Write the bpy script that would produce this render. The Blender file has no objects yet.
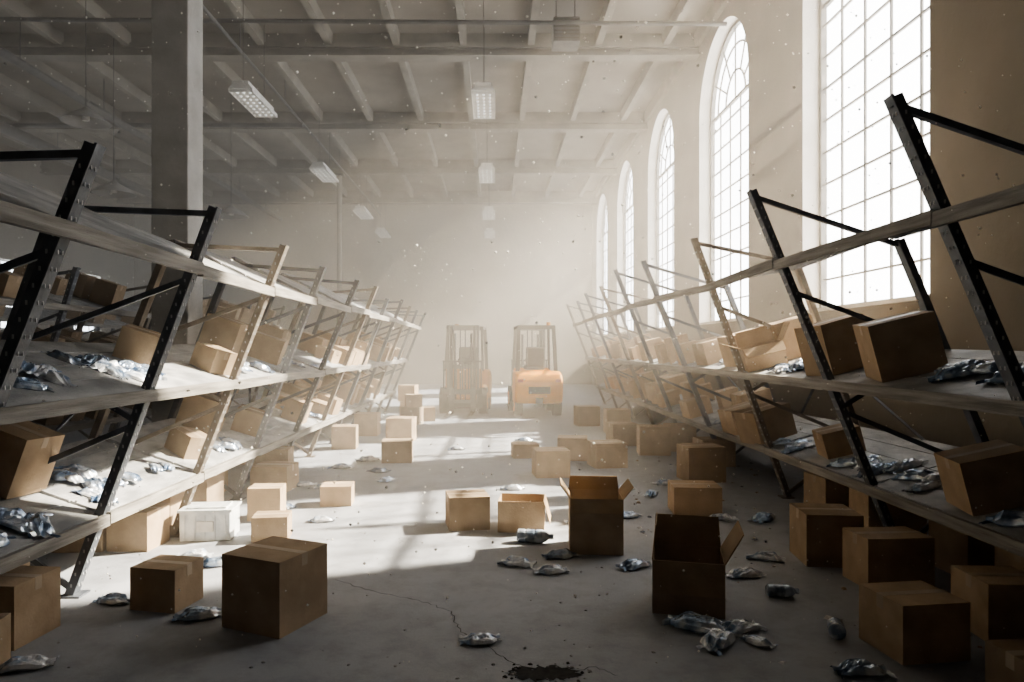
import bpy, math, random
from mathutils import Vector, Matrix, noise
random.seed(7)
R=random.Random(11)
scene=bpy.context.scene
col=scene.collection
scene.view_settings.exposure=.45
scene.view_settings.look='AgX - Medium High Contrast'

# ------------------------------------------------------------ materials
def nodes(name):
    m=bpy.data.materials.new(name); m.use_nodes=True
    nt=m.node_tree; b=nt.nodes['Principled BSDF']
    return m,nt,b
def noisy(name,c1,c2,scale=4,rough=.8,metal=0,bump=.2,bscale=40,detail=6,c3=None,objrand=0,lo=.35,hi=.65,stretch=(1,1,1),emit=0,coat=0):
    m,nt,b=nodes(name); N=nt.nodes; L=nt.links
    tc=N.new('ShaderNodeTexCoord'); mp=N.new('ShaderNodeMapping'); mp.inputs['Scale'].default_value=stretch
    L.new(tc.outputs['Object'],mp.inputs['Vector'])
    nz=N.new('ShaderNodeTexNoise'); nz.inputs['Scale'].default_value=scale; nz.inputs['Detail'].default_value=detail
    L.new(mp.outputs[0],nz.inputs['Vector'])
    cr=N.new('ShaderNodeValToRGB'); e=cr.color_ramp.elements
    e[0].position=lo; e[0].color=(*c1,1); e[1].position=hi; e[1].color=(*c2,1)
    if c3:
        x=e.new((lo+hi)/2); x.color=(*c3,1)
    L.new(nz.outputs['Fac'],cr.inputs['Fac'])
    out=cr.outputs['Color']
    if objrand:
        oi=N.new('ShaderNodeObjectInfo'); hs=N.new('ShaderNodeHueSaturation')
        mr=N.new('ShaderNodeMapRange'); mr.inputs['To Min'].default_value=1-objrand; mr.inputs['To Max'].default_value=1+objrand
        L.new(oi.outputs['Random'],mr.inputs['Value']); L.new(mr.outputs[0],hs.inputs['Value']); L.new(out,hs.inputs['Color']); out=hs.outputs['Color']
    L.new(out,b.inputs['Base Color'])
    b.inputs['Roughness'].default_value=rough; b.inputs['Metallic'].default_value=metal
    if coat: b.inputs['Coat Weight'].default_value=coat; b.inputs['Coat Roughness'].default_value=.08
    if emit:
        b.inputs['Emission Color'].default_value=(1,.96,.88,1); b.inputs['Emission Strength'].default_value=emit
    if bump:
        n2=N.new('ShaderNodeTexNoise'); n2.inputs['Scale'].default_value=bscale; n2.inputs['Detail'].default_value=5
        L.new(mp.outputs[0],n2.inputs['Vector'])
        bp=N.new('ShaderNodeBump'); bp.inputs['Strength'].default_value=bump; bp.inputs['Distance'].default_value=.02
        L.new(n2.outputs['Fac'],bp.inputs['Height']); L.new(bp.outputs['Normal'],b.inputs['Normal'])
    return m
M={}
M['card']=noisy('cardboard',(.36,.262,.168),(.46,.345,.23),6,.85,0,.12,60,objrand=.22)
M['cardin']=noisy('cardboard_inside',(.31,.22,.13),(.40,.29,.18),6,.9,0,.1,60)
M['tape']=noisy('packing_tape',(.42,.33,.23),(.49,.39,.28),8,.4,0,0)
M['seam']=noisy('box_seam',(.10,.06,.03),(.13,.08,.04),8,.9,0,0)
M['label']=noisy('paper_label',(.7,.68,.62),(.8,.78,.74),20,.7,0,0)
M['steel']=noisy('dark_steel',(.075,.085,.105),(.15,.165,.19),9,.45,.2,.15,60)
M['rust']=noisy('worn_steel',(.13,.11,.09),(.26,.22,.18),9,.6,.3,.2,60)
M['slot']=noisy('slot_hole',(.40,.41,.43),(.55,.55,.56),9,.7,0,0)
M['deck']=noisy('shelf_deck',(.26,.265,.275),(.50,.50,.50),3.5,.6,.15,.3,30,c3=(.38,.385,.39),stretch=(2,1,1))
M['wood']=noisy('shelf_edge_beam',(.17,.16,.145),(.36,.34,.31),8,.75,0,.4,50,stretch=(1,.25,4))
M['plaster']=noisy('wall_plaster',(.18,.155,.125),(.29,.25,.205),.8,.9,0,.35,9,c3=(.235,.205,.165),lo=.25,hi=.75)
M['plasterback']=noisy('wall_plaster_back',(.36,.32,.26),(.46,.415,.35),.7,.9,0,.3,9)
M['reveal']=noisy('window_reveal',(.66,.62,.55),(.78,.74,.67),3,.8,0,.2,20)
M['ceil']=noisy('ceiling_board',(.17,.15,.125),(.26,.235,.20),.9,.9,0,.2,8)
M['beam']=noisy('ceiling_beam_paint',(.17,.155,.13),(.27,.25,.21),2,.8,0,.2,12)
M['colm']=noisy('column_concrete',(.28,.27,.25),(.40,.385,.36),3,.85,0,.3,14)
M['frame']=noisy('window_frame_paint',(.20,.19,.17),(.30,.28,.25),6,.6,0,0)
M['white']=noisy('fixture_white',(.66,.64,.59),(.76,.74,.69),6,.5,0,0)
M['tubelight']=noisy('fluorescent_tube',(.8,.78,.74),(.85,.83,.8),6,.4,0,0,emit=.6)
M['black']=noisy('black_rubber',(.02,.02,.02),(.045,.042,.04),9,.8,0,.1)
M['yellow']=noisy('forklift_yellow',(.72,.27,.0),(.86,.36,.0),4,.5,0,.05)
M['yellow_shaded']=noisy('forklift_shaded_yellow',(.34,.15,.003),(.45,.21,.008),4,.6,0,.05)  # forklift yellow in shadow: the shade is painted in as a browner tone
M['grey']=noisy('machine_grey',(.07,.07,.07),(.13,.125,.12),5,.5,.4,.1)
M['lamp']=noisy('tail_lamp_red',(.45,.03,.02),(.55,.05,.03),5,.3,0,0)
M['pack']=noisy('foil_packet',(.08,.14,.25),(.84,.89,.95),10,.2,.5,.25,30,c3=(.34,.43,.57),objrand=.2,lo=.36,hi=.64,coat=.6)
M['packw']=noisy('white_packet',(.22,.31,.46),(.90,.92,.95),10,.2,.2,.25,30,lo=.38,hi=.56,coat=.6)
M['bottle']=noisy('bottle_plastic',(.18,.23,.31),(.55,.61,.70),12,.2,.2,.3,30,lo=.4,hi=.6,coat=.6)
M['crate']=noisy('clear_crate',(.62,.65,.66),(.82,.84,.84),12,.25,0,.2,30)
M['crack']=noisy('crack_dark',(.015,.014,.013),(.04,.038,.035),30,.95,0,0)
M['chips']=noisy('concrete_chips',(.12,.12,.12),(.42,.41,.40),5,.9,0,.2)
M['mote']=noisy('dust_mote',(.88,.85,.78),(.95,.92,.86),5,.9,0,0)

# floor
m,nt,b=nodes('concrete_floor'); N=nt.nodes; L=nt.links
tc=N.new('ShaderNodeTexCoord')
def nz(scale,detail=8,rough=.6):
    n=N.new('ShaderNodeTexNoise'); n.inputs['Scale'].default_value=scale; n.inputs['Detail'].default_value=detail; n.inputs['Roughness'].default_value=rough
    L.new(tc.outputs['Object'],n.inputs['Vector']); return n
a=nz(.55); c=nz(5,10,.7)
r1=N.new('ShaderNodeValToRGB'); e=r1.color_ramp.elements; e[0].position=.3; e[0].color=(.27,.285,.315,1); e[1].position=.7; e[1].color=(.40,.415,.445,1)
L.new(a.outputs['Fac'],r1.inputs['Fac'])
r2=N.new('ShaderNodeValToRGB'); e=r2.color_ramp.elements; e[0].position=.33; e[0].color=(.68,.67,.66,1); e[1].position=.55; e[1].color=(1,1,1,1)
L.new(c.outputs['Fac'],r2.inputs['Fac'])
mx=N.new('ShaderNodeMix'); mx.data_type='RGBA'; mx.blend_type='MULTIPLY'; mx.inputs[0].default_value=.75
L.new(r1.outputs[0],mx.inputs[6]); L.new(r2.outputs[0],mx.inputs[7]); L.new(mx.outputs[2],b.inputs['Base Color'])
rr=N.new('ShaderNodeMapRange'); rr.inputs['To Min'].default_value=.45; rr.inputs['To Max'].default_value=.85
L.new(c.outputs['Fac'],rr.inputs['Value']); L.new(rr.outputs[0],b.inputs['Roughness'])
f=nz(38,8,.7); bp=N.new('ShaderNodeBump'); bp.inputs['Strength'].default_value=.35; bp.inputs['Distance'].default_value=.01
L.new(f.outputs['Fac'],bp.inputs['Height']); L.new(bp.outputs[0],b.inputs['Normal'])
M['floor']=m

# ------------------------------------------------------------ mesh builder
class MB:
    def __init__(s): s.v=[];s.f=[];s.m=[];s.mats=[]
    def mi(s,k):
        if k not in s.mats: s.mats.append(k)
        return s.mats.index(k)
    def add(s,vs,fs,k,X=None):
        o=len(s.v); i=s.mi(k)
        for p in vs:
            p=Vector(p); s.v.append(X@p if X else p)
        for q in fs: s.f.append([o+j for j in q]); s.m.append(i)
    def hexa(s,c,k,X=None): # 8 corners: bottom 4 ccw, top 4
        s.add(c,[(3,2,1,0),(4,5,6,7),(0,1,5,4),(1,2,6,5),(2,3,7,6),(3,0,4,7)],k,X)
    def box(s,c,sz,k,X=None):
        x,y,z=c; a,b_,d=[q/2 for q in sz]
        s.hexa([(x-a,y-b_,z-d),(x+a,y-b_,z-d),(x+a,y+b_,z-d),(x-a,y+b_,z-d),(x-a,y-b_,z+d),(x+a,y-b_,z+d),(x+a,y+b_,z+d),(x-a,y+b_,z+d)],k,X)
    def beam(s,p0,p1,w,h,k,up=(0,0,1),X=None):
        p0=Vector(p0);p1=Vector(p1);d=(p1-p0).normalized();up=Vector(up)
        sd=d.cross(up)
        if sd.length<1e-4: sd=d.cross(Vector((0,1,0)))
        sd.normalize(); u=sd.cross(d).normalized()
        a=sd*w/2;b_=u*h/2
        s.hexa([p0-a-b_,p0+a-b_,p1+a-b_,p1-a-b_,p0-a+b_,p0+a+b_,p1+a+b_,p1-a+b_],k,X)
    def cyl(s,p0,p1,r,k,n=16,r2=None,X=None):
        p0=Vector(p0);p1=Vector(p1);d=(p1-p0).normalized(); r2=r if r2 is None else r2
        t=Vector((0,0,1)) if abs(d.z)<.9 else Vector((1,0,0))
        a=d.cross(t).normalized(); b_=d.cross(a)
        vs=[]
        for i in range(n):
            q=2*math.pi*i/n; o=a*math.cos(q)+b_*math.sin(q)
            vs.append(p0+o*r); vs.append(p1+o*r2)
        fs=[(2*i,2*i+1,(2*i+3)%(2*n),(2*i+2)%(2*n)) for i in range(n)]
        fs.append([2*i for i in range(n)][::-1]); fs.append([2*i+1 for i in range(n)])
        fs=[tuple(reversed(q)) for q in fs]
        s.add(vs,fs,k,X)
    def tube(s,pts,r,k,n=8,X=None):
        for p,q in zip(pts,pts[1:]): s.cyl(p,q,r,k,n,X=X)
    def obj(s,name,loc=(0,0,0),rot=None,parent=None,bevel=0,smooth=False):
        me=bpy.data.meshes.new(name); me.from_pydata([tuple(p) for p in s.v],[],s.f)
        for k in s.mats: me.materials.append(M[k])
        me.polygons.foreach_set('material_index',s.m)
        if smooth: me.polygons.foreach_set('use_smooth',[True]*len(s.f))
        me.update()
        o=bpy.data.objects.new(name,me); col.objects.link(o); o.location=loc
        if rot is not None: o.rotation_euler=rot
        if parent: o.parent=parent
        if bevel:
            bm=o.modifiers.new('Bevel','BEVEL'); bm.width=bevel; bm.segments=2; bm.limit_method='ANGLE'
        return o
def empty(name,loc,rotz=0):
    o=bpy.data.objects.new(name,None); col.objects.link(o); o.location=loc; o.rotation_euler=(0,0,rotz); o.empty_display_size=.2; return o

# ------------------------------------------------------------ room shell
XR=4.3; XRO=4.62; XL=-16.0; H=8.25; Y0=-5.0; Y1=31.0
b_=MB(); b_.box(((XL+XRO)/2,(Y0+Y1)/2,-.1),(XRO-XL+.6,Y1-Y0+.6,.2),'floor'); b_.obj('floor')
b_=MB(); b_.box(((XL+XRO)/2,(Y0+Y1)/2,H+.1),(XRO-XL+.6,Y1-Y0+.6,.2),'ceil'); b_.obj('ceiling')
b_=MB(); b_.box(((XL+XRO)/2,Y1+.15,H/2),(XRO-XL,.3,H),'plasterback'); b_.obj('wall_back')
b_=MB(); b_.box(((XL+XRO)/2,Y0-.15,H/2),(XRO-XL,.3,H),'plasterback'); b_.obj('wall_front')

def profile(c,a,zs,zp,r,n=24):
    pts=[(c-a,zs),(c-a,zp)]
    if r>0:
        for i in range(1,n): 
            q=math.pi*(1-i/n); pts.append((c+a*math.cos(q),zp+r*math.sin(q)))
    pts+= [(c+a,zp),(c+a,zs)]
    return pts
def wall_with_windows(name,xi,xo,centers,a,zs,zp,r):
    w=MB()
    y=Y0
    for c in centers:
        pr=profile(c,a,zs,zp,r)
        for x in (xi,xo):
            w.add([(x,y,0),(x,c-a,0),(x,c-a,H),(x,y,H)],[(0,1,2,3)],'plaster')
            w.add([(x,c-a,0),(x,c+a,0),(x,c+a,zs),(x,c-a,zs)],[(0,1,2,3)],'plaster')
            arc=pr[1:-1]
            for p,q in zip(arc,arc[1:]):
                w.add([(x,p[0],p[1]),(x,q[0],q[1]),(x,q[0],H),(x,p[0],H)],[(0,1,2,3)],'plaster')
        loop=pr+[pr[0]]
        for p,q in zip(loop,loop[1:]):
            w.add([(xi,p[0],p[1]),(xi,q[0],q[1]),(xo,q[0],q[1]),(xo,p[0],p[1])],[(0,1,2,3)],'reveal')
        y=c+a
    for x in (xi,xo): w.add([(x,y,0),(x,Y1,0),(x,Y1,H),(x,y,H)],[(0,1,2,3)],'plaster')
    return w.obj(name)
RC=[8.35+4.95*k for k in range(0,5)]
A=1.43; ZS=2.1; ZP=6.33; RR=1.43
wall_with_windows('wall_right',XR,XRO,RC,A,ZS,ZP,RR)
LC=[4.5,9.5,14.5,19.5,23.4,27.5]
wall_with_windows('wall_left',XL,XL-.3,LC,.9,2.2,4.5,0)

wn=1
def window(c,x,a,zs,zp,r,cols,rowh):
    global wn
    w=MB(); t=.022
    pr=profile(c,a-.03,zs+.03,zp,max(r-.03,0))
    for p,q in zip(pr+[pr[0]],(pr+[pr[0]])[1:]): w.beam((x,p[0],p[1]),(x,q[0],q[1]),.07,.08,'frame',up=(1,0,0))
    z=zs+rowh
    while z<zp-.05:
        w.beam((x,c-a,z),(x,c+a,z),.03,t,'frame'); z+=rowh
    w.beam((x,c-a,zp),(x,c+a,zp),.05,.05,'frame')
    for i in range(1,cols):
        y=c-a+2*a*i/cols
        w.beam((x,y,zs),(x,y,zp),.03,t,'frame',up=(1,0,0))
    if r>0:
        for rad in (.38,.72):
            pts=[(x,c+a*rad*math.cos(q*math.pi/16),zp+r*rad*math.sin(q*math.pi/16)) for q in range(17)]
            for p,q in zip(pts,pts[1:]): w.beam(p,q,.03,t*1.2,'frame',up=(1,0,0))
        for i in range(1,6):
            q=math.pi*i/6
            w.beam((x,c+a*.38*math.cos(q),zp+r*.38*math.sin(q)),(x,c+a*math.cos(q),zp+r*math.sin(q)),.03,t,'frame',up=(1,0,0))
        w.beam((x,c,zp),(x,c,zp+r*.38),.03,t,'frame',up=(1,0,0))
    sx = -1 if x>0 else 1
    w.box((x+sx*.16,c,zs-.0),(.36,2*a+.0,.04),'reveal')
    w.obj('window_%d'%wn); wn+=1
for c in RC: window(c,XRO-.05,A,ZS,ZP,RR,5,.44)
for c in LC: window(c,XL-.22,.9,2.2,4.5,0,4,.45)
def portal(x,c,a,z0,z1,sgn):
    l=bpy.data.lights.new('sky_portal','AREA'); l.shape='RECTANGLE'; l.size=z1-z0; l.size_y=2*a; l.cycles.is_portal=True
    o=bpy.data.objects.new('sky_portal',l); col.objects.link(o); o.location=(x,c,(z0+z1)/2); o.rotation_euler=(0,math.pi/2*sgn,0)
for c in RC: portal(XRO+.03,c,A,ZS,ZP+RR,1)
for c in LC: portal(XL-.33,c,.9,2.2,4.5,-1)

# ceiling structure
b_=MB()
for k in range(7):
    y=4.95*k
    b_.box(((XL+XR)/2,y,H-.27),(XR-XL,.28,.10),'beam'); b_.box(((XL+XR)/2,y,H-.48),(XR-XL,.34,.05),'beam')
    b_.box(((XL+XR)/2,y,H-.25),(XR-XL,.12,.5),'beam')
b_.obj('ceiling_cross_beams')
b_=MB(); x=XR-.7
while x>XL:
    b_.box((x,(Y0+Y1)/2,H-.14),(.14,Y1-Y0,.28),'beam'); x-=1.42
b_.obj('ceiling_joists')
b_=MB(); b_.box((XR-.05,(Y0+Y1)/2,H-.15),(.1,Y1-Y0,.3),'beam'); b_.obj('trim_1')
b_=MB()
b_.cyl((-5.1,Y0,7.55),(-5.1,Y1,7.55),.035,'grey'); 
b_.cyl((XL,13.0,7.75),(XR,13.0,7.62),.04,'grey')
b_.cyl((-9.5,Y0,7.3),(-9.5,Y1,7.3),.09,'grey'); b_.cyl((-12.5,Y0,7.2),(-12.5,Y1,7.2),.14,'grey')
b_.cyl((XL,18.2,7.4),(-5,18.2,7.4),.06,'grey')
for y in range(-4,31,3):
    b_.cyl((-5.1,y,7.55),(-5.1,y,H),.012,'grey',6); b_.cyl((-9.5,y,7.3),(-9.5,y,H),.012,'grey',6); b_.cyl((-12.5,y,7.3),(-12.5,y,H),.012,'grey',6)
b_.obj('ceiling_pipes')

# columns
def column(x,y,w,k='colm'):
    c=MB(); c.box((0,0,H/2),(w,w,H),k); c.box((0,0,.12),(w*1.25,w*1.25,.24),k); c.box((0,0,H-.62),(w*1.3,w*1.3,.2),k)
    c.obj('support_column',(x,y,0),bevel=.015)
column(-4.42,9.75,.50); column(-10.3,9.75,.5)
def thincol(x,y):
    c=MB(); h=H-.51; c.cyl((0,0,0),(0,0,h),.09,'beam',14); c.box((0,0,.02),(.35,.35,.04),'grey'); c.box((0,0,h-.03),(.35,.35,.05),'grey')
    c.obj('steel_post',(x,y,0))
thincol(-5.5,24.75); 

# hanging fixtures
def fixture(x,y,z=6.45):
    c=MB()
    c.box((0,0,.10),(.30,1.5,.08),'white'); 
    c.hexa([(-.22,-.75,0),(.22,-.75,0),(.22,.75,0),(-.22,.75,0),(-.15,-.75,.08),(.15,-.75,.08),(.15,.75,.08),(-.15,.75,.08)],'white')
    for i in (-.12,0,.12): c.cyl((i,-.72,-.02),(i,.72,-.02),.022,'tubelight',8)
    for i in range(9): c.box((0,-.72+i*.18,-.035),(.44,.012,.06),'white')
    for s in (-.22,.22): c.box((s,0,-.03),(.012,1.5,.07),'white')
    for yy in (-.6,.6):
        c.cyl((0,yy,.12),(0,yy,H-z),.006,'black',6)
    c.obj('hanging_fluorescent_light',(x,y,z))
for y in (13.9,19.6,25.4,29.8):
    fixture(-.22,y); fixture(-4.75,y-.1)
def dish(x,y,z):
    c=MB(); n=24
    prof=[(.03,.28),(.06,.25),(.12,.2),(.3,.1),(.42,0),(.43,-.015),(.40,0),(.28,.08),(.1,.16)]
    vs=[];fs=[]
    for r,h in prof:
        for i in range(n): vs.append((r*math.cos(2*math.pi*i/n),r*math.sin(2*math.pi*i/n),h))
    for j in range(len(prof)-1):
        for i in range(n): fs.append((j*n+i,j*n+(i+1)%n,(j+1)*n+(i+1)%n,(j+1)*n+i))
    c.add(vs,fs,'colm'); c.cyl((0,0,.27),(0,0,H-z),.007,'black',6); c.cyl((0,0,.02),(0,0,.14),.06,'white',12)
    c.obj('pendant_dish_lamp',(x,y,z),smooth=True)
dish(-7.6,13,5.8); dish(-7.9,14.5,4.8); dish(-6.6,17.5,4.9)
c=MB(); c.box((0,0,0),(.5,.5,.45),'grey'); 
for i in range(6): c.box((0,-.26,-.17+i*.07),(.46,.02,.02),'black')
c.cyl((-.18,0,.2),(-.18,0,.65),.012,'black',6); c.cyl((.18,0,.2),(.18,0,.65),.012,'black',6)
c.obj('ceiling_unit_heater',(1.35,13.4,7.6),bevel=.02)

# ------------------------------------------------------------ racks
class Rack: pass
def rack(sg,X0,m,ztop,zbtop,levels,rise,posts,seed,nodeck=(),near=True):
    rr=random.Random(seed); D=1.0
    w=MB(); J={}
    for i,d in enumerate(posts):
        ml=m+rr.uniform(-.02,.02)*(1 if i%2 else .6); dy=rr.uniform(-.05,.05)
        J[i]=(ml,dy)
    def P(i,z,back=0):
        ml,dy=J[i]; x=X0+(D if back else 0)-ml*z
        return Vector((sg*x,posts[i]+dy*z,z))
    for i,d in enumerate(posts):
        k='steel' if (i%3!=0 or d<5) else 'rust'
        zt=ztop+rr.uniform(-.06,.06); zb=zbtop+rr.uniform(-.06,.06)
        for (p,q) in ((P(i,.0),P(i,zt)),(P(i,0,1),P(i,zb,1))):
            ox=Vector((sg,0,0))
            w.beam(p,q,.075,.012,k,up=(sg,0,0))
            w.beam(p+Vector((0,.034,0))+ox*.025,q+Vector((0,.034,0))+ox*.025,.012,.05,k,up=(sg,0,0))
            w.beam(p+Vector((0,-.034,0))+ox*.025,q+Vector((0,-.034,0))+ox*.025,.012,.05,k,up=(sg,0,0))
            w.box((p.x,p.y,.006),(.13,.13,.012),k)
        if d<9:
            n=int(zt/.075)
            for j in range(1,n):
                p=P(i,j*.075)
                w.beam(p+Vector((-sg*.008,-.016,-.010)),p+Vector((-sg*.008,-.016,.010)),.008,.004,'slot',up=(sg,0,0))
                w.beam(p+Vector((-sg*.008,.016,-.010)),p+Vector((-sg*.008,.016,.010)),.008,.004,'slot',up=(sg,0,0))
                w.beam(p+Vector((sg*.027,-.042,-.010)),p+Vector((sg*.027,-.042,.010)),.008,.004,'slot',up=(0,1,0))
        zz=[(0.02,0),(.62,1),(1.12,0),(1.62,1),(2.05,0)]
        for (z1,b1),(z2,b2) in zip(zz,zz[1:]):
            w.beam(P(i,z1,b1),P(i,z2,b2),.035,.02,k,up=(0,1,0))
        w.beam(P(i,zt-.04,0),P(i,zb-.04,1),.035,.035,k)
    n=len(posts)
    for i in range(n-1):
        for li,zf in enumerate(levels):
            j1=rr.uniform(-.02,.02); j2=rr.uniform(-.02,.02)
            if li==len(levels)-1: j1*=2.0;j2*=2.0
            f0,f1=P(i,zf+j1*.5),P(i+1,zf+j2*.5)
            g0,g1=P(i,zf+rise[li]+j1,1),P(i+1,zf+rise[li]+j2,1)
            off=Vector((-sg*.03,0,0))
            w.beam(f0+off,f1+off,.035,.075,'wood'); w.beam(g0,g1,.035,.05,'steel')
            if (li,i) in nodeck: continue
            e=Vector((0,.004,0))
            a0,a1,c0,c1=f0+e,f1-e,g0+e,g1-e
            nb=4
            for q in range(nb):
                t0=q/nb+.006; t1=(q+1)/nb-.006
                A0=a0.lerp(c0,t0);A1=a1.lerp(c1,t0);B0=a0.lerp(c0,t1);B1=a1.lerp(c1,t1)
                dn=Vector((0,0,.012)); u=Vector((0,0,.036))
                cs=[A0+dn,A1+dn,B1+dn,B0+dn,A0+u,A1+u,B1+u,B0+u]
                w.hexa(cs,'deck')
        if i%2==0: w.beam(P(i,.3,1),P(i+1,1.5,1),.03,.012,'steel')
        else: w.beam(P(i,1.5,1),P(i+1,.3,1),.03,.012,'steel')
    o=w.obj('leaning_storage_rack')
    r=Rack(); r.sg=sg;r.X0=X0;r.m=m;r.levels=levels;r.rise=rise;r.D=D;r.posts=posts
    return r
def spt(r,li,t,d,lift=.036):
    zf=r.levels[li]; xf=r.X0-r.m*zf; zb=zf+r.rise[li]; xb=r.X0+r.D-r.m*zb
    ang=math.atan2(r.rise[li],xb-xf)
    return Vector((r.sg*(xf+(xb-xf)*t),d,zf+r.rise[li]*t+lift)), -r.sg*ang
LP=[1.65+1.44*i for i in range(12)]
RP=[1.35,3.4]+[5.42+2.08*i for i in range(8)]
rl=rack(-1,2.72,.39,2.46,2.48,[.5,1.29,2.10],[.31,.31,.42],LP,3)
rrk=rack(1,3.12,.385,2.83,2.5,[.5,1.31,2.26],[.24]*3,RP,5,nodeck={(2,2),(2,3),(2,4),(2,5),(2,7)})
rl2=rack(-1,6.0,.33,2.6,2.4,[.5,1.3,2.1],[.3]*3,[4.5+2.1*i for i in range(7)],9)
rl3=rack(-1,9.4,.30,2.7,2.5,[.5,1.3,2.1],[.3]*3,[6+2.4*i for i in range(6)],13)

# ------------------------------------------------------------ boxes
def boxgeo(w,sx,sy,sz,X=None,detail=True,lab=False):
    w.box((0,0,sz/2),(sx,sy,sz),'card',X)
    if detail:
        w.box((0,0,sz+.0006),(sx*.995,.004,.0012),'seam',X)
        w.box((0,0,sz+.0012),(sx+.003,.05,.0016),'tape',X)
        for s in (-1,1): w.box((s*(sx/2+.0008),0,sz-.035),(.0016,.05,.07),'tape',X)
    if lab: w.box((sx*.2,-sy/2-.0008,sz*.62),(sx*.28,.0016,sz*.22),'label',X)
def cbox(x,y,sx,sy,sz,rz=0,z=0,tilt=0,lab=False):
    w=MB(); 
    boxgeo(w,sx,sy,sz,lab=lab)
    o=w.obj('cardboard_box')
    o.matrix_world=Matrix.Translation((x,y,z))@Matrix.Rotation(tilt,4,'Y')@Matrix.Rotation(math.radians(rz),4,'Z')
    bm=o.modifiers.new('Bevel','BEVEL'); bm.width=.005; bm.segments=2; bm.limit_method='ANGLE'; bm.use_clamp_overlap=True
    return o
def openbox(x,y,sx,sy,sz,rz,flaps,z=0,tilt=0,fl=.5):
    w=MB(); t=.006
    w.box((0,0,t/2),(sx,sy,t),'card')
    w.box((0,-sy/2+t/2,sz/2),(sx,t,sz),'card'); w.box((0,sy/2-t/2,sz/2),(sx,t,sz),'card')
    w.box((-sx/2+t/2,0,sz/2),(t,sy-2*t,sz),'card'); w.box((sx/2-t/2,0,sz/2),(t,sy-2*t,sz),'card')
    w.box((0,0,t+.001),(sx-2*t,sy-2*t,.002),'cardin')
    la=sy*fl; lb=sx*fl
    def fp(p,q,out,ang,ln):
        a=math.radians(ang); dv=(Vector((0,0,1))*math.cos(a)+Vector(out)*math.sin(a))*ln
        nrm=(Vector(out)*math.cos(a)-Vector((0,0,1))*math.sin(a))*t*.5
        p=Vector(p);q=Vector(q); e=(q-p)*.03
        w.hexa([p-nrm,q-nrm,q+nrm,p+nrm,p+dv+e-nrm,q+dv-e-nrm,q+dv-e+nrm,p+dv+e+nrm],'cardin')
    hx,hy=sx/2,sy/2
    if flaps[0] is not None: fp((-hx,-hy,sz),(hx,-hy,sz),(0,-1,0),flaps[0],la)
    if flaps[1] is not None: fp((-hx,hy,sz),(hx,hy,sz),(0,1,0),flaps[1],la)
    if flaps[2] is not None: fp((-hx,-hy,sz),(-hx,hy,sz),(-1,0,0),flaps[2],lb)
    if flaps[3] is not None: fp((hx,-hy,sz),(hx,hy,sz),(1,0,0),flaps[3],lb)
    o=w.obj('open_cardboard_box')
    o.matrix_world=Matrix.Translation((x,y,z))@Matrix.Rotation(tilt,4,'Y')@Matrix.Rotation(math.radians(rz),4,'Z')
F=[(-1.29,4.12,.42,.42,.42,-24),(-2.05,4.38,.31,.28,.26,-12),(-1.88,5.9,.29,.26,.2,8),(-1.62,7.2,.31,.28,.2,5),
(-.25,6.3,.36,.34,.29,10),(-1.38,9.9,.42,.36,.3,4),(-1.62,12.1,.45,.4,.4,-5),
(-1.95,15.9,.42,.4,.4,6),(-1.5,15.4,.34,.34,.30,10),(-1.75,14.8,.4,.35,.36,-8),
(.70,8.8,.42,.38,.33,6),(1.12,10.1,.42,.38,.32,-8),(.44,10.3,.38,.34,.2,5),(1.52,9.5,.44,.4,.33,10),
(1.95,6.85,.45,.38,.27,-5),(2.5,8.5,.46,.4,.42,6),(2.5,5.3,.40,.40,.38,-6),(2.68,4.78,.46,.3,.34,4),
(2.22,3.72,.38,.34,.30,8),(2.85,3.95,.34,.34,.32,-3),(2.55,3.22,.38,.3,.2,4),(3.45,5.0,.45,.4,.4,3),(3.3,5.9,.45,.4,.45,-6),(3.35,6.9,.42,.4,.35,5),(3.4,4.3,.4,.36,.36,4),
(-3.28,5.65,.38,.36,.32,4),(-2.88,5.66,.33,.34,.31,-3),(-3.0,6.18,.42,.4,.4,3),(-2.95,6.95,.36,.36,.4,-4),
(-2.68,3.88,.32,.34,.34,-6),(-2.60,3.42,.30,.26,.25,8),(-3.12,4.25,.36,.36,.42,3),
(-2.5,7.95,.42,.38,.28,-4),(-2.75,8.7,.42,.38,.36,6),(-2.4,11.2,.38,.36,.36,5),(-2.35,12.9,.42,.4,.4,0),(-3.2,7.7,.4,.38,.45,5),
(2.4,10.6,.46,.4,.42,-5),(2.1,11.6,.42,.4,.36,8),(2.3,13.2,.45,.4,.45,0),(-3.3,9.8,.45,.4,.4,0),(2.9,11,.42,.4,.4,0),(3.0,9.6,.45,.4,.36,4),(1.9,14.5,.45,.4,.4,8)]
for q in F: cbox(q[0],q[1],q[2],q[3],q[4],q[5])
cbox(-1.72,14.8,.34,.3,.26,12,z=.362)
cbox(-1.97,15.9,.38,.36,.36,-8,z=.402)
cbox(-3.0,6.18,.36,.3,.0+.16,-9,z=.402)
openbox(.24,6.22,.40,.34,.27,-6,(None,150,None,165))
openbox(.80,5.6,.41,.38,.43,-4,(150,-4,36,40),fl=.30)
openbox(1.20,4.36,.42,.38,.32,-14,(170,8,-6,30),fl=.5)

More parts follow.
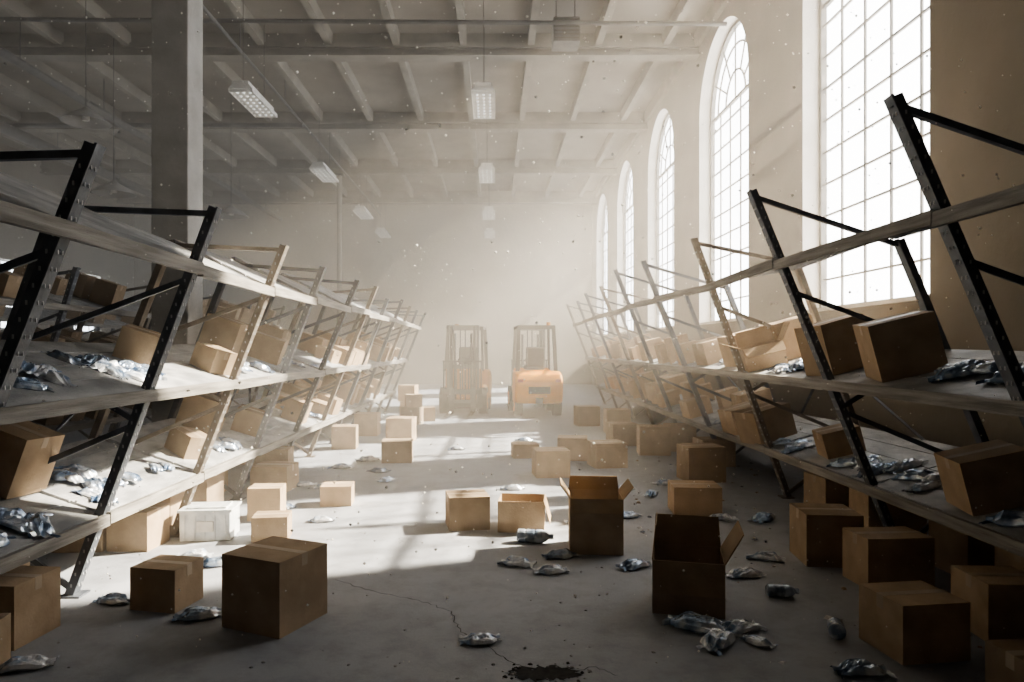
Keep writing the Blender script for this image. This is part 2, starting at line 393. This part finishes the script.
def sbox(r,li,t,d,sx,sy,sz,rz=0,opened=False):
    p,tl=spt(r,li,t,d)
    if opened: openbox(p.x,p.y,sx,sy,sz,rz,(120,20,60,35),z=p.z,tilt=tl)
    else: cbox(p.x,p.y,sx,sy,sz,rz,z=p.z,tilt=tl)
sbox(rrk,1,.32,4.95,.42,.40,.40,-14); sbox(rrk,1,.30,5.85,.40,.36,.42,10)
sbox(rrk,1,.38,8.1,.45,.42,.36,8); sbox(rrk,1,.25,7.35,.40,.34,.24,-12,True); sbox(rrk,1,.7,7.6,.42,.4,.4,0)
sbox(rrk,0,.30,4.5,.40,.36,.34,-10); sbox(rrk,0,.18,7.9,.46,.42,.36,12); sbox(rrk,0,.35,6.55,.34,.3,.24,-8); sbox(rrk,0,.2,8.7,.4,.4,.3,6)
sbox(rrk,1,.3,9.1,.4,.38,.3,5); sbox(rrk,0,.6,9.3,.4,.4,.36,0); 
sbox(rl,1,.58,5.3,.27,.25,.24,15); sbox(rl,1,.28,6.05,.26,.24,.2,-25); sbox(rl,1,.45,7.9,.34,.3,.28,10); sbox(rl,1,.75,7.3,.36,.34,.36,0)
sbox(rl,0,.32,6.35,.3,.26,.21,-30); sbox(rl,0,.66,4.4,.36,.34,.38,-4); sbox(rl,0,.75,3.9,.36,.36,.4,6); sbox(rl,1,.72,8.7,.36,.34,.34,0)
sbox(rl,0,.35,8.0,.34,.3,.26,12); sbox(rl,0,.7,7.4,.38,.36,.36,5)
def mass(r,d0,d1,step,seed,levels):
    rr=random.Random(seed); w=MB()
    for li in levels:
        d=d0
        while d<d1:
            for t in (.22,.7):
                if rr.random()<.62:
                    p,tl=spt(r,li,t+rr.uniform(-.05,.05),d+rr.uniform(-.08,.08))
                    s=rr.uniform(.26,.40)
                    X=Matrix.Translation(p)@Matrix.Rotation(tl,4,'Y')@Matrix.Rotation(math.radians(rr.uniform(-14,14)),4,'Z')
                    boxgeo(w,s,s*.9,rr.uniform(.2,.40),X)
            d+=step
    w.obj('cardboard_boxes_on_shelves')
mass(rl,9.5,17,.55,1,(0,1)); mass(rrk,10,19.5,.6,2,(0,1)); mass(rl2,5,17,.55,3,(0,1,2)); mass(rl3,6.5,18,.6,4,(0,1,2))

# ------------------------------------------------------------ packets / bottles
def packgeo(w,s,k,seed,asp,X=None):
    n=20; rr=random.Random(seed*13+5); ox=rr.uniform(0,90); bend=rr.uniform(-.22,.22); ph=rr.uniform(0,6)
    K=(n+1)*(n+1); vs=[]; s=s*1.12
    def rid(x,y,z): return 1-2*abs(noise.noise(Vector((x,y,z))))
    def sst(a,b,x): 
        t=min(1,max(0,(x-a)/(b-a))); return t*t*(3-2*t)
    for side in (1,-1):
        for i in range(n+1):
            for j in range(n+1):
                u=-1+2*i/n; v=-1+2*j/n; au=abs(u)
                body=(1-sst(.35,.8,au)); e=body*(max(0,1-abs(v)**2.6)**.5)
                pleat=math.sin(v*9+ph+u*2)*sst(.2,.75,au)*.055
                wr=.10*rid(u*1.6+ox,v*1.4,side)+.05*rid(u*3.5+ox,v*3,side*4)
                wob=.07*noise.noise(Vector((u*1.6+ox,v*1.6,5)))
                mid=.13+.10*noise.noise(Vector((u*1.1+ox,v*1.1,9)))
                if side==1: z=mid+e*(.17+wr)+pleat
                else: z=mid-e*.13-.006+pleat
                pinch=1-.40*math.exp(-((au-.78)/.12)**2)+.05*sst(.85,1,au)
                vs.append(((u+wob)*s,((v*asp*pinch)+wob+bend*u*u)*s,max(z,0.010)*s))
    fs=[]
    for i in range(n):
        for j in range(n):
            a=i*(n+1)+j; q=(a,a+n+1,a+n+2,a+1)
            fs.append(q); fs.append(tuple(K+t for t in reversed(q)))
    w.add(vs,fs,k,X)
def packet(x,y,z,s,rz,tilt=0,k='pack',seed=0,asp=.48):
    w=MB(); packgeo(w,s,k,seed,asp)
    o=w.obj('crumpled_packet')
    o.matrix_world=Matrix.Translation((x,y,z))@Matrix.Rotation(tilt,4,'Y')@Matrix.Rotation(math.radians(rz),4,'Z')
def bottle(x,y,z,L_,r,rz,tilt=0):
    w=MB(); n=18
    prof=[(0,0),(.8,0),(1,.04),(1,.2),(.93,.24),(1,.28),(1,.45),(.93,.49),(1,.53),(1,.68),(.75,.8),(.4,.88),(.36,.9),(.42,.905),(.42,.99),(.36,1),(0,1)]
    vs=[];fs=[]
    for q,h in prof:
        for i in range(n):
            a=2*math.pi*i/n; vs.append((h*L_-L_/2, q*r*math.cos(a), r+q*r*math.sin(a)))
    for j in range(len(prof)-1):
        for i in range(n): fs.append((j*n+i,j*n+(i+1)%n,(j+1)*n+(i+1)%n,(j+1)*n+i))
    w.add(vs,fs,'bottle'); o=w.obj('plastic_bottle')
    o.matrix_world=Matrix.Translation((x,y,z))@Matrix.Rotation(tilt,4,'Y')@Matrix.Rotation(math.radians(rz),4,'Z')
PK=[(-1.75,4.15,.13,20,'pack'),(-2.4,4.4,.11,-10,'pack'),(-2.3,5.35,.12,5,'packw'),(-2.05,5.15,.12,30,'pack'),(-1.6,6.45,.11,10,'packw'),
(-2.05,9.3,.14,0,'packw'),(-1.8,9.9,.15,20,'packw'),(-1.5,9.0,.13,-20,'pack'),(-2.2,8.1,.12,10,'packw'),(-1.95,8.0,.12,40,'packw'),
(.5,5.35,.12,15,'pack'),(.16,5.15,.12,-15,'packw'),(.40,4.98,.11,10,'packw'),(1.02,5.1,.12,30,'pack'),(1.16,3.98,.17,-30,'pack'),(1.38,3.96,.12,20,'packw'),(1.2,3.78,.13,50,'packw'),
(1.42,3.78,.08,-50,'packw'),(-.08,3.8,.10,8,'packw'),(1.8,3.45,.12,0,'pack'),(-2.35,3.5,.12,20,'packw'),(2.1,6.5,.13,0,'packw'),(1.6,5.9,.12,0,'packw'),(1.75,4.9,.12,15,'packw'),
(1.1,7.4,.12,5,'pack'),(.2,7.9,.12,5,'packw'),(2.5,6.5,.15,50,'pack'),(-.6,11,.12,0,'packw'),(.5,12.0,.14,0,'pack'),(2.05,5.3,.12,-20,'packw'),(2.2,7.4,.14,0,'pack'),(1.45,7.9,.12,0,'packw'),(.75,6.4,.1,0,'packw'),
(-1.3,8.4,.12,60,'pack'),(.9,7.9,.11,-40,'packw'),(1.25,6.6,.12,25,'pack'),(-2.1,7.0,.11,-30,'pack'),(1.7,7.6,.12,70,'pack'),(2.0,8.2,.13,20,'packw')]
for i,q in enumerate(PK): packet(q[0],q[1],0,q[2],q[3],0,q[4],i)
bottle(.33,5.75,0,.30,.055,-8); bottle(1.85,4.5,0,.2,.04,-5); bottle(1.9,3.9,0,.15,.045,70); bottle(1.22,4.95,0,.18,.04,40)
SP=[(rl,1,.35,4.55,.13,'pack'),(rl,1,.5,4.75,.13,'packw'),(rl,1,.25,4.85,.12,'pack'),(rl,1,.6,4.45,.12,'pack'),(rl,1,.2,4.65,.1,'packw'),(rl,1,.42,5.0,.1,'pack'),
(rl,0,.3,4.85,.13,'pack'),(rl,0,.5,5.0,.13,'packw'),(rl,0,.22,4.7,.1,'packw'),(rl,0,.3,3.95,.14,'pack'),(rl,0,.12,4.0,.14,'pack'),
(rrk,1,.3,4.35,.15,'pack'),(rrk,1,.45,4.6,.1,'packw'),(rrk,1,.25,6.5,.14,'pack'),(rrk,1,.4,6.7,.14,'packw'),(rrk,1,.2,6.8,.12,'pack'),(rrk,1,.6,6.6,.12,'pack'),
(rrk,0,.3,5.95,.15,'pack'),(rrk,0,.2,5.7,.15,'pack'),(rrk,0,.4,5.6,.15,'packw'),(rrk,0,.15,6.1,.13,'pack'),(rrk,0,.3,5.3,.14,'pack'),(rrk,0,.2,5.05,.12,'packw'),(rrk,0,.15,4.1,.14,'pack'),
(rl,0,.2,7.2,.13,'packw'),(rl,1,.2,7.1,.13,'pack'),(rrk,1,.3,3.9,.13,'pack'),(rl,1,.3,3.9,.12,'packw')]
for i,(r,li,t,d,s,k) in enumerate(SP):
    p,tl=spt(r,li,t,d); packet(p.x,p.y,p.z,s,R.uniform(-60,60),tl,k,i+50)
def packmass(r,spots,seed):
    rr=random.Random(seed); w=MB()
    for q,(li,t,d,nn) in enumerate(spots):
        for j in range(nn):
            p,tl=spt(r,li,min(.92,max(.1,t+rr.gauss(0,.13))),d+rr.gauss(0,.16))
            X=Matrix.Translation(p+Vector((0,0,.015*(j%3))))@Matrix.Rotation(tl,4,'Y')@Matrix.Rotation(rr.uniform(0,6.28),4,'Z')
            packgeo(w,rr.uniform(.07,.12),rr.choice(['pack','pack','packw']),seed*100+q*10+j,.6,X)
    w.obj('packets_on_shelves')
packmass(rl,[(1,.35,4.65,5),(1,.25,6.7,5),(0,.35,4.8,5),(0,.25,5.6,3),(0,.2,7.0,4),(1,.25,8.4,4),(1,.3,10,4),(0,.3,10.2,4),(0,.25,3.8,4),(1,.2,3.7,3)],4)
packmass(rrk,[(1,.35,4.3,4),(1,.35,6.6,7),(0,.3,5.8,8),(0,.3,5.2,4),(0,.25,7.2,5),(1,.3,8.7,5),(0,.3,9.6,4),(1,.3,10.4,4),(0,.25,3.9,4)],6)

# clear storage crate
c=MB(); sx,sy,sz,t=.40,.3,.24,.008
for s in (-1,1):
    c.box((0,s*(sy/2),sz/2),(sx,t,sz),'crate'); c.box((s*sx/2,0,sz/2),(t,sy,sz),'crate')
c.box((0,0,t/2),(sx,sy,t),'crate'); c.box((0,0,sz+.008),(sx+.04,sy+.04,.02),'crate'); c.box((0,0,sz+.024),(sx*.8,sy*.75,.014),'crate')
for i in range(5): c.box((-.16+i*.08,-sy/2-.008,sz/2-.01),(.008,.01,sz-.03),'crate')
c.box((0,-sy/2-.009,sz*.5),(.14,.01,.09),'label')
c.obj('plastic_storage_box',(-2.42,5.95,0),(0,0,math.radians(6)),bevel=.004)
cbox(-2.15,6.6,.3,.26,.3,5)

# ------------------------------------------------------------ floor crack + hole, debris
c=MB()
def strip(pts,w0,seed):
    rr=random.Random(seed); P_=[]
    for (a,b2) in zip(pts,pts[1:]):
        for i in range(8):
            t=i/8; P_.append((a[0]+(b2[0]-a[0])*t+rr.uniform(-.012,.012),a[1]+(b2[1]-a[1])*t+rr.uniform(-.015,.015)))
    P_.append(pts[-1])
    for p,q in zip(P_,P_[1:]):
        d=Vector((q[0]-p[0],q[1]-p[1],0)).normalized(); nn=Vector((-d.y,d.x,0))*w0*rr.uniform(.5,1.3)
        p=Vector((p[0],p[1],.0015));q=Vector((q[0],q[1],.0015))
        c.add([p-nn,q-nn,q+nn,p+nn],[(0,1,2,3)],'crack')
strip([(-1.10,4.83),(-.79,4.59),(-.48,4.44),(-.27,4.24),(-.19,3.94),(-.03,3.73),(.05,3.59),(.2,3.47)],.0028,1)
strip([(.3,3.45),(.5,3.5),(.6,3.42)],.002,4)
n=40; rr=random.Random(3)
vs=[(.25,3.44,.003)]+[(.25+.17*(1+rr.uniform(-.25,.25))*math.cos(2*math.pi*i/n),3.44+.075*(1+rr.uniform(-.3,.3))*math.sin(2*math.pi*i/n),.003) for i in range(n)]
c.add(vs,[(0,i+1,(i+1)%n+1) for i in range(n)],'crack')
c.obj('floor_crack')
c=MB(); rr=random.Random(21)
def chip(x,y,s,k='chips'):
    h=s*rr.uniform(.3,.7); a=rr.uniform(0,3)
    X=Matrix.Translation((x,y,0))@Matrix.Rotation(a,4,'Z')
    q=[(-s*rr.uniform(.4,1),-s*rr.uniform(.4,1),0),(s*rr.uniform(.4,1),-s*rr.uniform(.4,1),0),(s*rr.uniform(.4,1),s*rr.uniform(.4,1),0),(-s*rr.uniform(.4,1),s*rr.uniform(.4,1),0)]
    c.hexa(q+[(p[0]*.6,p[1]*.6,h) for p in q],k,X)
for i in range(60):
    a=rr.uniform(0,6.28); r=rr.gauss(0,1); chip(.25+.19*math.cos(a)+rr.gauss(0,.03),3.44+.09*math.sin(a)+rr.gauss(0,.02),rr.uniform(.003,.014),'crack' if i%2 else 'chips')
for i in range(520):
    chip(rr.uniform(-3.5,3.8),3.0+15*rr.random()**1.5,rr.uniform(.003,.012))
for i in range(120):
    chip(rr.uniform(1.2,3.6),3.2+9*rr.random(),rr.uniform(.008,.03),rr.choice(['chips','label','card','pack']))
c.obj('scattered_floor_debris')

# ------------------------------------------------------------ forklifts
def forklift(x,y,rz,k):
    e=empty('forklift',(x,y,0),math.radians(rz))
    w=MB()
    pr=[(-1.0,.30),(-1.10,.45),(-1.12,.80),(-1.02,.98),(-.75,1.05),(-.35,1.05),(-.35,.30)]
    a=[(-.56,p[0],p[1]) for p in pr]; b2=[(.56,p[0],p[1]) for p in pr]; n=len(pr)
    w.add(a+b2,[tuple(range(n)),tuple(reversed(range(n,2*n)))]+[(i,n+i,n+(i+1)%n,(i+1)%n) for i in range(n)],k)
    w.obj('counterweight',parent=e,bevel=.06)
    w=MB(); w.box((0,-1.125,.62),(.5,.02,.16),'black'); 
    for i in range(4): w.box((0,-1.14,.57+i*.035),(.46,.01,.01),'grey')
    w.box((0,-1.12,.38),(.16,.08,.12),'black')
    for s in (-1,1): w.box((s*.44,-1.12,.84),(.12,.03,.07),'lamp')
    w.obj('rear_grille_and_lamps',parent=e)
    w=MB(); w.box((0,.05,.48),(1.0,.85,.36),k); w.box((0,-.22,.86),(.72,.6,.42),k); w.box((0,.52,.72),(.9,.10,.75),k)
    w.box((-.46,.15,.3),(.16,.5,.06),'black'); w.box((.46,.15,.3),(.16,.5,.06),'black')
    w.obj('body',parent=e,bevel=.03)
    w=MB(); w.box((0,-.12,1.13),(.48,.46,.12),'black'); w.box((0,-.38,1.38),(.46,.12,.5),'black'); w.obj('seat',parent=e,bevel=.04)
    w=MB(); w.cyl((0,.48,1.0),(0,.28,1.28),.025,'black',8)
    pts=[]
    for i in range(17):
        a=2*math.pi*i/16; pts.append(Vector((.17*math.cos(a),.28-.0+.17*math.sin(a)*.81,1.28+.17*math.sin(a)*.58)))
    w.tube(pts,.014,'black',6); 
    for i in (0,5,11): w.cyl((0,.28,1.28),pts[i],.01,'black',6)
    for i in (-.3,.3): w.cyl((i,.45,1.05),(i,.38,1.28),.012,'black',6)
    w.obj('steering_wheel',parent=e)
    w=MB()
    for s in (-1,1):
        w.beam((s*.46,-.62,1.02),(s*.42,-.52,2.08),.08,.09,'black',up=(0,1,0)); w.beam((s*.46,.52,1.05),(s*.42,.30,2.08),.06,.07,'black',up=(0,1,0))
        w.beam((s*.43,-.56,2.1),(s*.43,.34,2.1),.06,.06,'black')
    w.beam((-.45,-.54,2.1),(.45,-.54,2.1),.07,.09,'black'); w.beam((-.45,.32,2.1),(.45,.32,2.1),.06,.06,'black')
    for i in range(7): w.beam((-.33+i*.11,-.54,2.11),(-.33+i*.11,.32,2.11),.025,.03,'black')
    w.cyl((.3,-.5,2.13),(.3,-.5,2.22),.05,k,12)
    w.obj('overhead_guard',parent=e)
    w=MB()
    for s in (-1,1):
        w.beam((s*.36,.72,.08),(s*.36,.72,2.15),.06,.13,'grey',up=(0,1,0)); w.beam((s*.28,.75,.12),(s*.28,.75,2.12),.06,.10,'black',up=(0,1,0))
        w.cyl((s*.2,.7,.2),(s*.2,.7,1.95),.03,'grey',10)
    for z in (.3,1.15,2.1): w.box((0,.70,z),(.78,.07,.10),'grey')
    for s in (-.06,.06): w.box((s,.78,1.2),(.025,.02,1.7),'black')
    w.obj('mast',parent=e)
    w=MB()
    for z in (.22,.55): w.box((0,.86,z),(.95,.05,.12),'black')
    for i in range(7): w.box((-.45+i*.15,.87,.92),(.025,.03,.75),'black')
    w.box((0,.87,1.28),(.95,.035,.04),'black')
    for s in (-1,1):
        w.box((s*.26,.91,.35),(.11,.045,.6),'grey'); w.hexa([(s*.26-.055,.9,.045),(s*.26+.055,.9,.045),(s*.26+.045,1.95,.05),(s*.26-.045,1.95,.05),(s*.26-.055,.9,.09),(s*.26+.055,.9,.09),(s*.26+.045,1.95,.062),(s*.26-.045,1.95,.062)],'grey')
    w.obj('carriage_and_forks',parent=e)
    for nm,xx,yy,r,wd in (('wheel_front_left',-.47,.5,.32,.2),('wheel_front_right',.47,.5,.32,.2),('wheel_rear_left',-.46,-.72,.26,.18),('wheel_rear_right',.46,-.72,.26,.18)):
        w=MB(); w.cyl((xx-wd/2,yy,r),(xx+wd/2,yy,r),r,'black',28)
        sgn=1 if xx>0 else -1
        w.cyl((xx+sgn*(wd/2-.01),yy,r),(xx+sgn*(wd/2+.012),yy,r),r*.58,k,20); w.cyl((xx+sgn*wd/2,yy,r),(xx+sgn*(wd/2+.03),yy,r),r*.2,'grey',12)
        w.obj(nm,parent=e,bevel=.02)
forklift(.95,17.3,4,'yellow'); forklift(-.72,17.6,176,'yellow_shaded')

# ------------------------------------------------------------ dust motes
c=MB(); rr=random.Random(77)
for i in range(2000):
    y=rr.uniform(2.2,9); x=rr.uniform(-.75,.75)*y; z=1.6+rr.uniform(-.45,.5)*y
    if not(.05<z<7.5 and -15<x<4.2): continue
    s=rr.uniform(.0007,.0017)*y*rr.choice([.6,.8,1,1.5])
    c.add([(x-s,y,z),(x+s,y,z),(x,y-s,z),(x,y+s,z),(x,y,z-s),(x,y,z+s)],[(0,2,5),(2,1,5),(1,3,5),(3,0,5),(2,0,4),(1,2,4),(3,1,4),(0,3,4)],'mote')
c.obj('airborne_dust_motes')

# haze volume
m=bpy.data.materials.new('dusty_air'); m.use_nodes=True; nt=m.node_tree; nt.nodes.clear()
o=nt.nodes.new('ShaderNodeOutputMaterial'); v=nt.nodes.new('ShaderNodeVolumeScatter')
v.inputs['Color'].default_value=(1,.90,.76,1); v.inputs['Density'].default_value=.033; v.inputs['Anisotropy'].default_value=.0
nt.links.new(v.outputs[0],o.inputs['Volume']); M['air']=m
YV=3.0; ZV=7.0
c=MB(); c.box(((XL+XR)/2,(YV+Y1)/2,ZV/2+.01),(XR-XL-.02,Y1-YV-.02,ZV-.02),'air'); c.obj('dusty_air')

# ------------------------------------------------------------ light
sd=Vector((-1,-.36,-.76)).normalized()
l=bpy.data.lights.new('sun','SUN'); l.energy=34; l.angle=.03; l.color=(1,.86,.66)
o=bpy.data.objects.new('sun',l); col.objects.link(o); o.rotation_euler=sd.to_track_quat('-Z','Y').to_euler(); o.location=(20,20,15)
w=bpy.data.worlds.new('world'); scene.world=w; w.use_nodes=True
bg=w.node_tree.nodes['Background']; bg.inputs[0].default_value=(1,.97,.93,1); bg.inputs[1].default_value=6.5

cam=bpy.data.cameras.new('camera'); co=bpy.data.objects.new('camera',cam); col.objects.link(co)
co.location=(0,0,1.6); co.rotation_euler=(math.pi/2,0,0); cam.sensor_width=36; cam.lens=24.6; cam.shift_x=17/1024; cam.shift_y=7/1024; cam.clip_start=.05; cam.clip_end=200
scene.camera=co
